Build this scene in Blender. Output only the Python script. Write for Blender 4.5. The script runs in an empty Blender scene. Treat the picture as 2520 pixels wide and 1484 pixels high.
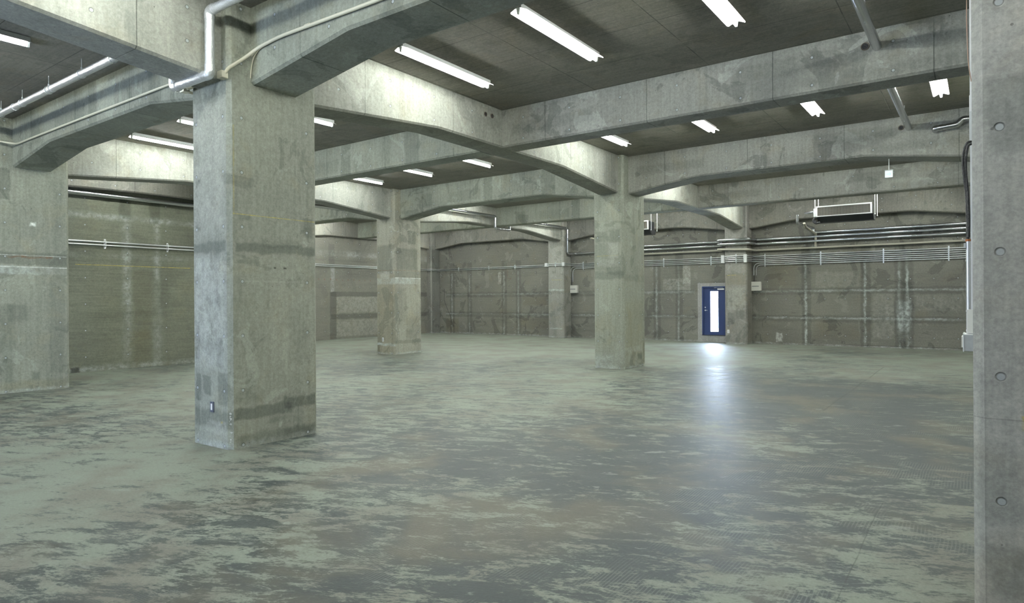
import bpy, bmesh, math, random
from mathutils import Vector, Matrix
random.seed(7)
SC = bpy.context.scene
COL = SC.collection

# ------------------------------------------------------------------ camera
cam_d = bpy.data.cameras.new('camera'); cam = bpy.data.objects.new('camera', cam_d); COL.objects.link(cam)
cam_d.sensor_fit = 'HORIZONTAL'; cam_d.sensor_width = 36.0
cam_d.lens = 1599.7 / 2520 * 36.0
cam_d.shift_y = (735.77 - 742.0) / 2520
cam_d.clip_start = 0.05; cam_d.clip_end = 200
_fw = Vector((-0.58647506, 0.80996728, 0.0)); _rt = Vector((0.80995221, 0.58646415, -0.00609996)); _up = Vector((0.00494077, 0.00357748, 0.9999814))
cam.matrix_world = Matrix(((_rt.x, _up.x, -_fw.x, 7.104405), (_rt.y, _up.y, -_fw.y, -4.556145), (_rt.z, _up.z, -_fw.z, 1.65), (0, 0, 0, 1)))
SC.camera = cam

# ------------------------------------------------------------------ world, exposure
SC.view_settings.view_transform = 'Standard'; SC.view_settings.look = 'None'
SC.view_settings.gamma = 1.0; SC.view_settings.use_curve_mapping = False
SC.view_settings.exposure = 0.62
W = bpy.data.worlds.new('sky'); SC.world = W; W.use_nodes = True
W.node_tree.nodes['Background'].inputs[0].default_value = (0.62, 0.76, 1.0, 1)
W.node_tree.nodes['Background'].inputs[1].default_value = 70.0
SC.cycles.max_bounces = 8; SC.cycles.diffuse_bounces = 6; SC.cycles.glossy_bounces = 3
SC.cycles.sample_clamp_indirect = 8.0
SC.cycles.use_denoising = True
TUBE_STRENGTH = 112.0
TUBE_COLOR = (0.95, 1.0, 0.93, 1)

def portal(name, loc, rot, sx, sy):
    l = bpy.data.lights.new(name, 'AREA'); l.shape = 'RECTANGLE'; l.size = sx; l.size_y = sy
    l.cycles.is_portal = True
    o = bpy.data.objects.new(name, l); o.location = loc; o.rotation_euler = rot; COL.objects.link(o)
portal('door_daylight', (-0.995, 19.56, 1.14), (math.radians(-90), 0, 0), 0.29, 1.50)
portal('window_daylight', (-.85, -9.76, 1.525), (math.radians(90), 0, 0), 1.8, 1.35)

# ------------------------------------------------------------------ dimensions (metres)
CA, CB = 0.391, 0.588                  # half sizes of a column
SX, SY = 7.529, 9.7015                 # column grid
WY, WX, WM = 0.261, 0.307, 0.221       # half widths of the beams
HC, ZB, ZH = 4.97, 4.32, 4.10          # ceiling, beam underside, haunch underside
XW2, XW1, YB = -14.95, -9.90, 19.46    # left wall, its projecting block, back wall
XR, YF = 11.0, -9.7

# ------------------------------------------------------------------ node helpers
class NT:
    def __init__(s, tree): s.t = tree; s.n = tree.nodes; s.l = tree.links
    def node(s, kind, **kw):
        n = s.n.new(kind)
        for k, v in kw.items(): setattr(n, k, v)
        return n
    def put(s, sock, v):
        if isinstance(v, bpy.types.NodeSocket): s.l.new(v, sock)
        elif v is not None:
            if hasattr(sock, 'default_value'):
                try: sock.default_value = v
                except Exception: sock.default_value = tuple(v) + (1,)
    def math(s, op, a, b=None, c=None, clamp=False):
        n = s.node('ShaderNodeMath', operation=op, use_clamp=clamp)
        s.put(n.inputs[0], a)
        if b is not None: s.put(n.inputs[1], b)
        if c is not None: s.put(n.inputs[2], c)
        return n.outputs[0]
    def vmath(s, op, a, b=None):
        n = s.node('ShaderNodeVectorMath', operation=op)
        s.put(n.inputs[0], a)
        if b is not None: s.put(n.inputs[1], b)
        return n.outputs[1] if op in ('LENGTH', 'DISTANCE') else n.outputs[0]
    def noise(s, vec, scale, detail=4, rough=.55, dist=0, color=False):
        n = s.node('ShaderNodeTexNoise'); s.put(n.inputs['Vector'], vec)
        n.inputs['Scale'].default_value = scale; n.inputs['Detail'].default_value = detail
        n.inputs['Roughness'].default_value = rough; n.inputs['Distortion'].default_value = dist
        return n.outputs[1] if color else n.outputs[0]
    def ramp(s, v, lo, hi, a=0.0, b=1.0):
        n = s.node('ShaderNodeMapRange', interpolation_type='SMOOTHSTEP')
        s.put(n.inputs[0], v)
        n.inputs[1].default_value = lo; n.inputs[2].default_value = hi
        n.inputs[3].default_value = a; n.inputs[4].default_value = b
        return n.outputs[0]
    def mix(s, fac, a, b, mode='MIX'):
        n = s.node('ShaderNodeMix', data_type='RGBA', blend_type=mode)
        s.put(n.inputs[0], fac); s.put(n.inputs[6], a); s.put(n.inputs[7], b)
        return n.outputs[2]
    def scale(s, vec, xyz): return s.vmath('MULTIPLY', vec, xyz)
    def xyz(s, vec):
        n = s.node('ShaderNodeSeparateXYZ'); s.put(n.inputs[0], vec); return n.outputs
    def comb(s, x, y, z):
        n = s.node('ShaderNodeCombineXYZ'); s.put(n.inputs[0], x); s.put(n.inputs[1], y); s.put(n.inputs[2], z); return n.outputs[0]

def c3(*a): return (a[0], a[1], a[2], 1.0)

def rect_group():
    g = bpy.data.node_groups.new('stain_or_light_patch', 'ShaderNodeTree')
    for nm, tp in (('P', 'NodeSocketVector'), ('Center', 'NodeSocketVector'), ('Half', 'NodeSocketVector'), ('Soft', 'NodeSocketFloat')):
        g.interface.new_socket(nm, in_out='INPUT', socket_type=tp)
    g.interface.new_socket('Mask', in_out='OUTPUT', socket_type='NodeSocketFloat')
    t = NT(g); i = t.node('NodeGroupInput'); o = t.node('NodeGroupOutput')
    d = t.vmath('SUBTRACT', t.vmath('ABSOLUTE', t.vmath('SUBTRACT', i.outputs[0], i.outputs[1])), i.outputs[2])
    x = t.xyz(d)
    m = t.math('MAXIMUM', t.math('MAXIMUM', x[0], x[1]), x[2])
    q = t.math('DIVIDE', m, i.outputs[3])
    t.l.new(t.ramp(q, -1, 1, 1, 0), o.inputs[0])
    return g
RG = rect_group()

STAIN_AND_LIGHT = {  # mode, colour
    'dark': ('MULTIPLY', (.53, .55, .55)), 'darker': ('MULTIPLY', (.38, .40, .39)), 'brown': ('MULTIPLY', (.80, .74, .62)),
    'light': ('MIX', (.50, .54, .53)), 'white': ('MIX', (.78, .80, .78)), 'yellow': ('MIX', (.55, .43, .06)),
    'rust': ('MIX', (.16, .075, .035)), 'line': ('MULTIPLY', (.42, .43, .42)), 'black': ('MULTIPLY', (.08, .08, .08)), 'pale': ('MIX', (.40, .40, .36))}

def concrete(name, base, stains_and_light=(), holes=None, seams=None, patch=1.0, streak=.6, grain='v', rough=.82, warp=.05, seed=0.0, bumps=1.0):
    """holes: (u0x,dux,u0y,duy,z0,dz) bolt-hole grid on x / y facing faces. seams: (du,u0,dz,z0).
    stains: (face 'x'|'y'|'z', u0, u1, z0, z1, kind, strength, soft)"""
    m = bpy.data.materials.new(name); m.use_nodes = True
    t = NT(m.node_tree); bs = t.n['Principled BSDF']
    geo = t.node('ShaderNodeNewGeometry'); tc = t.node('ShaderNodeTexCoord')
    P = t.vmath('ADD', geo.outputs['Position'], (seed, seed * .7, 0))
    O = t.xyz(tc.outputs['Object']); N = t.xyz(tc.outputs['Normal'])
    fx = t.math('GREATER_THAN', t.math('ABSOLUTE', N[0]), .75)
    fz = t.math('GREATER_THAN', t.math('ABSOLUTE', N[2]), .75)
    fy = t.math('SUBTRACT', t.math('SUBTRACT', 1.0, fx), fz)
    u = t.math('ADD', t.math('MULTIPLY', fx, O[1]), t.math('MULTIPLY', t.math('SUBTRACT', 1.0, fx), O[0]))
    v = t.math('ADD', t.math('MULTIPLY', fz, O[1]), t.math('MULTIPLY', t.math('SUBTRACT', 1.0, fz), O[2]))
    code = t.math('ADD', t.math('MULTIPLY', fy, 10.0), t.math('MULTIPLY', fz, 20.0))
    UV = t.comb(u, v, code)
    # large tone
    n1 = t.noise(P, .55, 3, .5)
    col = t.mix(t.ramp(n1, .3, .7), c3(*[b * .86 for b in base]), c3(base[0] * 1.1, base[1] * 1.1, base[2] * 1.07))
    nb = t.noise(P, 1.7, 5, .6, .6)
    col = t.mix(t.ramp(nb, .5, .75, 0, .35), col, c3(base[0] * 1.05, base[1] * .92, base[2] * .72))
    # streaks of the form boards
    sc = {'v': (26, 26, 1.3), 'h': (1.6, 1.6, 34), 'x': (1.2, 26, 26)}[grain]
    ns = t.noise(t.scale(P, sc), 1.0, 4, .6)
    col = t.mix(.6 * streak, col, t.mix(t.ramp(ns, .25, .75), c3(.74, .74, .74), c3(1.2, 1.2, 1.2)), 'MULTIPLY')
    # wide runs
    nr = t.noise(t.scale(P, (2.6, 2.6, .35) if grain != 'h' else (.5, .5, 3.2)), 1.0, 5, .65, .3)
    col = t.mix(t.ramp(nr, .52, .72, 0, .45), col, c3(.62, .64, .63), 'MULTIPLY')
    # ragged cement patches
    np_ = t.noise(P, 1.15, 7, .58, 1.2)
    col = t.mix(t.ramp(np_, .565, .59, 0, .55 * patch), col, c3(.58, .60, .60), 'MULTIPLY')
    nq = t.noise(t.vmath('ADD', P, (31.7, 11.3, 5.1)), 1.6, 8, .6, 1.0)
    col = t.mix(t.ramp(nq, .60, .625, 0, .45 * patch), col, c3(base[0] * 1.35, base[1] * 1.38, base[2] * 1.38))
    # marks with a shape of their own, a few of them painted light or shade
    if stains_and_light:
        wv = t.vmath('SUBTRACT', t.noise(P, 5.0, 6, .65, 0, True), (.5, .5, .5))
        UVw = t.vmath('ADD', UV, t.scale(wv, (warp * 2.4, warp * 2.4, 0)))
        fine = t.noise(P, 9.0, 6, .7); med = t.ramp(t.noise(P, 1.4, 5, .6), .36, .60, .25, 1.15)
        for (f, u0, u1, z0, z1, k, s, soft) in stains_and_light:
            g = t.node('ShaderNodeGroup'); g.node_tree = RG
            thin = min(u1 - u0, z1 - z0) < .035
            t.put(g.inputs[0], UV if thin else UVw)
            g.inputs[1].default_value = ((u0 + u1) / 2, (z0 + z1) / 2, {'x': 0, 'y': 10, 'z': 20}[f])
            g.inputs[2].default_value = ((u1 - u0) / 2, (z1 - z0) / 2, 1.0); g.inputs[3].default_value = soft
            mode, cc = STAIN_AND_LIGHT[k]
            msk = t.math('MULTIPLY', g.outputs[0], s)
            if k in ('light', 'white', 'yellow', 'pale', 'rust'):
                msk = t.math('MULTIPLY', msk, t.ramp(fine, .36, .62, .25, 1.0))
            if k == 'light': msk = t.math('MULTIPLY', msk, med)
            col = t.mix(msk, col, c3(*cc), mode)
    h = t.noise(P, 14, 8, .7)
    # pits
    vo = t.node('ShaderNodeTexVoronoi'); t.put(vo.inputs['Vector'], P); vo.inputs['Scale'].default_value = 7.0
    pit = t.ramp(vo.outputs['Distance'], .035, .06, 1, 0)
    col = t.mix(t.math('MULTIPLY', pit, .6), col, c3(.3, .3, .3), 'MULTIPLY')
    grainc = t.noise(P, 60, 3, .7)
    col = t.mix(.75, col, t.mix(grainc, c3(.6, .6, .6), c3(1.4, 1.4, 1.4)), 'MULTIPLY')
    g2 = t.noise(P, 24, 6, .75)
    col = t.mix(.6, col, t.mix(t.ramp(g2, .3, .7), c3(.74, .75, .75), c3(1.22, 1.22, 1.2)), 'MULTIPLY')
    height = t.math('ADD', t.math('MULTIPLY', h, .004), t.math('MULTIPLY', grainc, .0012))
    height = t.math('SUBTRACT', height, t.math('MULTIPLY', pit, .003))
    def cell(val, start, step):
        q = t.math('DIVIDE', t.math('SUBTRACT', val, start), step)
        return t.math('MULTIPLY', t.math('SUBTRACT', q, t.math('ROUND', q)), step)
    if seams:
        du, u0, dz, z0 = seams
        jw = t.math('MULTIPLY', t.math('SUBTRACT', t.noise(P, 3, 3), .5), .008)
        sm = None
        if du: sm = t.ramp(t.math('ABSOLUTE', t.math('ADD', cell(u, u0, du), jw)), .003, .008, 1, 0)
        if dz:
            s2 = t.ramp(t.math('ABSOLUTE', t.math('ADD', cell(v, z0, dz), jw)), .003, .008, 1, 0)
            sm = s2 if sm is None else t.math('MAXIMUM', sm, s2)
        brk = t.ramp(t.noise(P, 1.3, 3), .38, .52, .25, 1)
        sm = t.math('MULTIPLY', sm, brk)
        col = t.mix(t.math('MULTIPLY', sm, .75), col, c3(.35, .36, .36), 'MULTIPLY')
        height = t.math('SUBTRACT', height, t.math('MULTIPLY', sm, .004))
    if holes:
        u0x, dux, u0y, duy, z0, dz = holes
        cx = cell(u, u0x, dux); cy = cell(u, u0y, duy)
        cu = t.math('ADD', t.math('MULTIPLY', cx, fx), t.math('MULTIPLY', cy, t.math('SUBTRACT', 1.0, fx)))
        cz = cell(v, z0, dz)
        r = t.math('SQRT', t.math('ADD', t.math('MULTIPLY', cu, cu), t.math('MULTIPLY', cz, cz)))
        nz = t.math('SUBTRACT', 1.0, fz)
        ring = t.math('MULTIPLY', t.ramp(r, .019, .025, 1, 0), nz); plug = t.math('MULTIPLY', t.ramp(r, .014, .018, 1, 0), nz)
        col = t.mix(t.math('MULTIPLY', ring, .7), col, c3(.45, .46, .47), 'MULTIPLY')
        col = t.mix(t.math('MULTIPLY', plug, .8), col, c3(.46, .49, .52))
        halo = t.math('MULTIPLY', t.ramp(t.math('ADD', r, t.math('MULTIPLY', t.math('SUBTRACT', nq, .5), .3)), .03, .09, .16, 0), nz)
        col = t.mix(halo, col, c3(.6, .6, .6), 'MULTIPLY')
        height = t.math('SUBTRACT', height, t.math('MULTIPLY', ring, .006))
    bp = t.node('ShaderNodeBump'); bp.inputs['Strength'].default_value = .8 * bumps; bp.inputs['Distance'].default_value = 1.0
    t.put(bp.inputs['Height'], height); t.l.new(bp.outputs[0], bs.inputs['Normal'])
    t.l.new(col, bs.inputs['Base Color'])
    bs.inputs['Roughness'].default_value = rough
    bs.inputs['Specular IOR Level'].default_value = .35
    return m

def plain(name, color, rough=.5, metal=0.0, spec=.5, noise=0.0, nscale=30, bump=0.0):
    m = bpy.data.materials.new(name); m.use_nodes = True
    t = NT(m.node_tree); bs = t.n['Principled BSDF']
    geo = t.node('ShaderNodeNewGeometry')
    n = t.noise(geo.outputs['Position'], nscale, 4, .6)
    k = max(noise, .04)
    t.l.new(t.mix(n, c3(*[c * (1 - k) for c in color]), c3(*[min(1, c * (1 + k)) for c in color])), bs.inputs['Base Color'])
    bs.inputs['Metallic'].default_value = metal; bs.inputs['Roughness'].default_value = rough
    bs.inputs['Specular IOR Level'].default_value = spec
    if bump:
        b = t.node('ShaderNodeBump'); b.inputs['Strength'].default_value = bump; b.inputs['Distance'].default_value = .01
        t.l.new(n, b.inputs['Height']); t.l.new(b.outputs[0], bs.inputs['Normal'])
    return m
def emissive(name, color, strength):
    m = bpy.data.materials.new(name); m.use_nodes = True
    b = m.node_tree.nodes['Principled BSDF']
    b.inputs['Base Color'].default_value = (.8, .8, .8, 1)
    b.inputs['Emission Color'].default_value = color; b.inputs['Emission Strength'].default_value = strength
    return m

GREY = (.278, .290, .250)
WALLC = (.185, .181, .160)
def floor_material():
    m = bpy.data.materials.new('worn_floor'); m.use_nodes = True
    t = NT(m.node_tree); bs = t.n['Principled BSDF']
    geo = t.node('ShaderNodeNewGeometry'); P = geo.outputs['Position']
    ang = math.radians(-22); ca, sa = math.cos(ang), math.sin(ang)
    x = t.xyz(P)
    rx = t.math('ADD', t.math('MULTIPLY', x[0], ca), t.math('MULTIPLY', x[1], -sa))
    ry = t.math('ADD', t.math('MULTIPLY', x[0], sa), t.math('MULTIPLY', x[1], ca))
    Q = t.comb(t.math('MULTIPLY', rx, 1.0), t.math('MULTIPLY', ry, 2.3), 0.0)
    tw = t.math('SUBTRACT', t.noise(P, .6, 4), .5)
    big = t.noise(P, .22, 3, .5)
    mid = t.noise(Q, 2.5, 12, .74, .5)
    fin = t.noise(Q, 15, 9, .80, .2)
    cov = t.math('ADD', t.math('ADD', t.math('MULTIPLY', mid, .60), t.math('MULTIPLY', fin, .40)), t.math('MULTIPLY', t.math('SUBTRACT', big, .5), .30))
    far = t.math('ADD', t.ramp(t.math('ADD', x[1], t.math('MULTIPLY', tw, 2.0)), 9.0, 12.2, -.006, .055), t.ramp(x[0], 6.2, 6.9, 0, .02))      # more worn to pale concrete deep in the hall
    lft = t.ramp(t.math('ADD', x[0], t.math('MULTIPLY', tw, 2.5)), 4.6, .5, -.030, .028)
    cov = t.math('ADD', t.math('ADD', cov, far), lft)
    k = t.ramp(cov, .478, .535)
    tint = t.noise(P, .7, 4, .6, .5)
    dark = t.mix(t.ramp(tint, .48, .66), c3(.040, .050, .052), c3(.100, .095, .074))
    light = t.mix(t.ramp(t.noise(P, 1.2, 5, .6), .4, .65), c3(.225, .252, .212), c3(.185, .185, .158))
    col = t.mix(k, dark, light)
    k2 = t.ramp(t.noise(Q, 2.7, 8, .7, .4), .60, .66, 0, .6)
    col = t.mix(k2, col, c3(.26, .285, .25))
    gr = t.noise(P, 45, 4, .75)
    col = t.mix(.9, col, t.mix(gr, c3(.55, .55, .55), c3(1.45, 1.45, 1.45)), 'MULTIPLY')
    # saw joint that runs along the hall, broken in places
    jn = t.math('ADD', x[0], t.math('MULTIPLY', t.math('SUBTRACT', t.noise(P, .8, 3), .5), .06))
    a = t.ramp(t.math('ABSOLUTE', t.math('SUBTRACT', jn, 5.22)), .006, .02, 1, 0)
    b = t.ramp(t.math('ABSOLUTE', t.math('SUBTRACT', jn, 6.45)), .002, .006, 1, 0)
    a = t.math('MULTIPLY', a, t.math('MULTIPLY', t.math('GREATER_THAN', x[1], 5.7), t.math('LESS_THAN', x[1], 12.9)))
    b = t.math('MULTIPLY', b, t.math('LESS_THAN', x[1], 1.4))
    j = t.math('MULTIPLY', t.math('MAXIMUM', a, b), t.ramp(t.noise(P, 2.3, 3), .36, .5, .2, 1))
    col = t.mix(t.math('MULTIPLY', j, .5), col, c3(.3, .3, .3), 'MULTIPLY')
    # comb marks left by the trowel under the dark coat
    wv = t.node('ShaderNodeTexWave', wave_type='BANDS', bands_direction='X'); t.put(wv.inputs['Vector'], P)
    wv.inputs['Scale'].default_value = 14; wv.inputs['Distortion'].default_value = 7; wv.inputs['Detail'].default_value = 1; wv.inputs['Detail Scale'].default_value = .12
    cm = t.math('MULTIPLY', t.math('MULTIPLY', t.ramp(wv.outputs[1], .62, .85), t.ramp(t.noise(P, 1.0, 4, .6), .5, .62)), t.math('SUBTRACT', 1.0, k))
    col = t.mix(t.math('MULTIPLY', cm, .22), col, c3(.30, .32, .28))
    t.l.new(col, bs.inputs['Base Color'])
    rr = t.math('ADD', t.math('MULTIPLY', k, .14), .33)
    t.put(bs.inputs['Roughness'], t.math('ADD', rr, t.math('MULTIPLY', fin, .16)))
    bs.inputs['Specular IOR Level'].default_value = .27
    hgt = t.math('ADD', t.math('MULTIPLY', fin, .0075), t.math('MULTIPLY', gr, .0030))
    bp = t.node('ShaderNodeBump'); bp.inputs['Strength'].default_value = .7; bp.inputs['Distance'].default_value = 1.0
    t.put(bp.inputs['Height'], hgt); t.l.new(bp.outputs[0], bs.inputs['Normal'])
    return m

M = {}
M['floor'] = floor_material()
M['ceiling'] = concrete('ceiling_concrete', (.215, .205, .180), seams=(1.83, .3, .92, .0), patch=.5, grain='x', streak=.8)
M['beam'] = concrete('beam_concrete', GREY, holes=(.3, .92, .3, .92, 4.42, .36), seams=(1.83, .9, None, 0), grain='v', patch=.95)
M['white_enamel'] = plain('white_enamel', (.86, .87, .86), .35)
M['lamp_grey'] = plain('lamp_grey', (.62, .64, .64), .4)
M['tube'] = emissive('tube_glow', TUBE_COLOR, TUBE_STRENGTH)
M['zinc'] = plain('zinc_steel', (.78, .80, .82), .36, .9, noise=.12, nscale=40)
M['silver'] = plain('silver_jacket', (.62, .63, .65), .26, 1.0, noise=.1, nscale=25, bump=.15)
M['foil'] = plain('crinkled_foil', (.88, .89, .90), .26, .7, noise=.08, nscale=55, bump=.7)
M['beige'] = plain('beige_plastic', (.62, .60, .48), .45)
M['beige_pipe'] = plain('beige_pipe', (.42, .40, .33), .5)
M['white_plastic'] = plain('white_plastic', (.80, .80, .80), .35)
M['cream_box'] = plain('cream_box', (.68, .67, .62), .4)
M['dark_metal'] = plain('dark_metal', (.045, .047, .05), .5, .4)
M['black'] = plain('black_wrap', (.015, .015, .017), .38, noise=.5, nscale=90, bump=.8)
M['copper'] = plain('copper_band', (.42, .15, .05), .4, .3)
M['pink_cable'] = plain('pink_cable', (.42, .27, .20), .5)
M['blue_door'] = plain('blue_door_paint', (.016, .035, .12), .4)
M['grille_metal'] = plain('grille_metal', (.42, .40, .33), .4, .5)
M['slot'] = plain('dark_slot', (.16, .17, .18), .5)
M['navy'] = plain('plate_frame', (.10, .11, .15), .4)
M['sign_face'] = emissive('sign_glow', (.9, 1, .97, 1), .30)
M['sign_arrow'] = emissive('sign_arrow_glow', (.0, .45, .50, 1), .5)
def glass():
    m = bpy.data.materials.new('clear_glass'); m.use_nodes = True
    t = NT(m.node_tree); t.n.remove(t.n['Principled BSDF'])
    tr = t.node('ShaderNodeBsdfTransparent'); gl = t.node('ShaderNodeBsdfGlossy'); gl.inputs['Roughness'].default_value = .03
    fr = t.node('ShaderNodeFresnel'); mx = t.node('ShaderNodeMixShader')
    t.l.new(fr.outputs[0], mx.inputs[0]); t.l.new(tr.outputs[0], mx.inputs[1]); t.l.new(gl.outputs[0], mx.inputs[2])
    t.l.new(mx.outputs[0], t.n['Material Output'].inputs[0]); return m
M['glass'] = glass()

# ------------------------------------------------------------------ mesh helpers
class MB:
    def __init__(s): s.v = []; s.f = []; s.sm = []
    def add(s, vs, fs, smooth=False):
        o = len(s.v); s.v += [tuple(p) for p in vs]
        for f in fs: s.f.append(tuple(o + i for i in f)); s.sm.append(smooth)
        return s
    def box(s, x0, x1, y0, y1, z0, z1):
        v = [(x0, y0, z0), (x1, y0, z0), (x1, y1, z0), (x0, y1, z0), (x0, y0, z1), (x1, y0, z1), (x1, y1, z1), (x0, y1, z1)]
        return s.add(v, [(0, 3, 2, 1), (4, 5, 6, 7), (0, 1, 5, 4), (1, 2, 6, 5), (2, 3, 7, 6), (3, 0, 4, 7)])
    def loft(s, rings, smooth=False, caps=True):
        n = len(rings[0]); v = [p for r in rings for p in r]; f = []
        for i in range(len(rings) - 1):
            for j in range(n):
                k = (j + 1) % n; f.append((i * n + j, i * n + k, (i + 1) * n + k, (i + 1) * n + j))
        s.add(v, f, smooth)
        if caps:
            s.add(rings[0], [tuple(reversed(range(n)))]); s.add(rings[-1], [tuple(range(n))])
        return s
    def bbox_bevel(s, x0, x1, y0, y1, z0, z1, r, axis='y'):
        """box with its four edges along one axis rounded off"""
        k = 3
        def prof(a0, a1, b0, b1):
            pts = []
            for (cx, cy, st) in ((a1 - r, b1 - r, 0), (a0 + r, b1 - r, 90), (a0 + r, b0 + r, 180), (a1 - r, b0 + r, 270)):
                for i in range(k + 1):
                    t = math.radians(st + 90 * i / k); pts.append((cx + r * math.cos(t), cy + r * math.sin(t)))
            return pts
        if axis == 'y': return s.loft([[(a, y, b) for a, b in reversed(prof(x0, x1, z0, z1))] for y in (y0, y1)])
        if axis == 'x': return s.loft([[(x, a, b) for a, b in prof(y0, y1, z0, z1)] for x in (x0, x1)])
        return s.loft([[(a, b, z) for a, b in prof(x0, x1, y0, y1)] for z in (z0, z1)])
    def tube(s, pts, r, n=14, bend=0.0, caps=True, wob=0.0):
        pts = [Vector(p) for p in pts]
        if bend:
            q = [pts[0]]
            for i in range(1, len(pts) - 1):
                a, b, c = pts[i - 1], pts[i], pts[i + 1]
                d1 = (a - b); d2 = (c - b); k = min(bend, d1.length * .48, d2.length * .48)
                p0 = b + d1.normalized() * k; p2 = b + d2.normalized() * k
                for j in range(7):
                    w = j / 6; q.append(p0 * (1 - w) ** 2 + b * 2 * w * (1 - w) + p2 * w * w)
            q.append(pts[-1]); pts = q
        rings = []; t0 = (pts[1] - pts[0]).normalized()
        u = t0.orthogonal().normalized(); prev = t0
        for i, p in enumerate(pts):
            if i == 0: t = t0
            elif i == len(pts) - 1: t = (pts[-1] - pts[-2]).normalized()
            else: t = ((pts[i + 1] - p).normalized() + (p - pts[i - 1]).normalized()).normalized()
            u = (prev.rotation_difference(t) @ u); u = (u - t * u.dot(t)).normalized(); w = t.cross(u); prev = t
            rr = r * (1 + wob * (random.random() - .5))
            rings.append([p + (u * math.cos(a) + w * math.sin(a)) * rr for a in [2 * math.pi * k / n for k in range(n)]])
        s.loft(rings, True, caps); return s
    def disc(s, c, nrm, r, depth, n=16):
        c = Vector(c); nrm = Vector(nrm).normalized()
        return s.tube([c, c + nrm * depth], r, n)
    def build(s, name, mat, parent=None, loc=None, label=None):
        me = bpy.data.meshes.new(name); me.from_pydata(s.v, [], s.f)
        for p, q in zip(me.polygons, s.sm): p.use_smooth = q
        me.materials.append(mat); me.update()
        bm = bmesh.new(); bm.from_mesh(me); bmesh.ops.recalc_face_normals(bm, faces=bm.faces); bm.to_mesh(me); bm.free()
        o = bpy.data.objects.new(name, me); COL.objects.link(o)
        if parent: o.parent = parent
        if loc: o.location = loc
        if label: o['label'] = label
        return o
def centre(mb, c):
    mb.v = [(p[0] - c[0], p[1] - c[1], p[2] - c[2]) for p in mb.v]; return mb
def tag(o, label, cat, group=None, kind=None):
    o['label'] = label; o['category'] = cat
    if group: o['group'] = group
    if kind: o['kind'] = kind
    return o
def struct(o): o['kind'] = 'structure'; return o
def empty(name, loc, label, cat, group=None):
    o = bpy.data.objects.new(name, None); o.location = loc; o.empty_display_size = .1; COL.objects.link(o)
    return tag(o, label, cat, group)
def whole(mb, name, mat, label, cat, group=None):
    """a thing that is one mesh, its origin at the middle of its underside"""
    xs, ys, zs = zip(*mb.v); c = ((min(xs) + max(xs)) / 2, (min(ys) + max(ys)) / 2, min(zs))
    return tag(centre(mb, c).build(name, mat, loc=c), label, cat, group)
def place_in(root, mb): return centre(mb, root.location)
def copy_tree(o, parent=None):
    c = o.copy(); COL.objects.link(c)
    if parent: c.parent = parent
    for ch in [x for x in list(COL.objects) if x.parent == o]: copy_tree(ch, c)
    return c

# ------------------------------------------------------------------ the hall
FL = MB().box(XW2 - .3, XR + .3, YF - .3, YB + .3, -.25, 0).build('floor', M['floor']); struct(FL)
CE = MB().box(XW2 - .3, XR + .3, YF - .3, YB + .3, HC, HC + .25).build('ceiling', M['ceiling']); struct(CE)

D, L_ = 'dark', 'light'
bw = []
# back wall: patched formwork joints, a dark cement band with a pale line along its middle
for x, zt, s in ((2.18, 2.9, .85), (3.98, 2.9, .7), (4.95, 2.9, .5), (5.17, 2.9, .75), (-3.27, 2.9, .5), (-2.37, 2.9, .5), (-12.8, 2.9, .35), (-10.74, 2.9, .45), (-9.94, 2.9, .45), (-13.9, 2.9, .5), (1.0, 1.0, 0)):
    if s:
        bw.append(('y', x - .13, x + .17, .0, 3.4, D, .55, .03)); bw.append(('y', x - .03, x + .03, .0, zt, L_, s, .035))
for z in (1.86, .93):
    bw += [('y', .42, 6.9, z - .12, z + .10, D, .5, .03), ('y', .42, 6.9, z - .02, z + .03, L_, .6, .04)]
    bw += [('y', -3.9, -1.75, z - .08, z + .10, D, .35, .03), ('y', -3.9, -1.75, z - .02, z + .05, L_, .4, .05)]
    bw += [('y', -14.3, -3.9, z - .12, z + .12, D, .5, .04), ('y', -14.3, -3.9, z - .01, z + .04, L_, .4, .04)]
bw += [('y', 4.9, 5.25, .2, 1.5, L_, .55, .08), ('y', -2.2, -1.9, 2.2, 2.9, 'pale', .7, .02), ('y', -3.0, -1.9, 1.95, 2.4, 'pale', .5, .03), ('y', .9, 1.9, 1.98, 2.8, 'brown', .5, .15),
       ('y', 2.4, 3.8, .2, .75, 'brown', .3, .1), ('y', 2.5, 3.8, 1.98, 2.5, 'pale', .3, .04), ('y', 4.2, 4.8, .3, 1.75, 'pale', .3, .04), ('y', 5.4, 6.6, 1.2, 1.7, 'pale', .3, .06),
       ('y', -11.07, -10.9, 2.35, 2.9, 'pale', .8, .01), ('y', -9.7, -8.4, 1.35, 1.75, 'brown', .5, .08), ('y', -9.8, -8.3, .3, .8, 'brown', .4, .08), ('y', 5.3, 5.6, 2.9, 3.9, D, .5, .04), ('y', 2.3, 2.5, 2.8, 3.9, L_, .25, .06),
       ('y', XW2, XR, 0, .05, L_, .5, .03), ('y', 3.4, 6.8, .05, .07, 'black', .5, .012), ('y', 1.2, 1.4, 0.1, .4, 'white', .5, .03), ('y', -14.3, -13.5, .05, .7, 'brown', .6, .06)]
bw += [('y', -10.54, -10.52, 2.58, 3.0, 'rust', .8, .008), ('y', -10.53, -10.32, 2.57, 2.59, 'rust', .9, .008), ('y', -10.33, -10.315, 2.58, 3.0, 'rust', .5, .008)]
m_back = concrete('back_wall_concrete', WALLC, bw, holes=(.3, .9, .3, .62, .35, .62), patch=1.3, grain='h', streak=.5, warp=.06)
DX0, DX1, DZ0, DZ1 = -1.445, -.52, .245, 2.07
w = MB()
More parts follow.
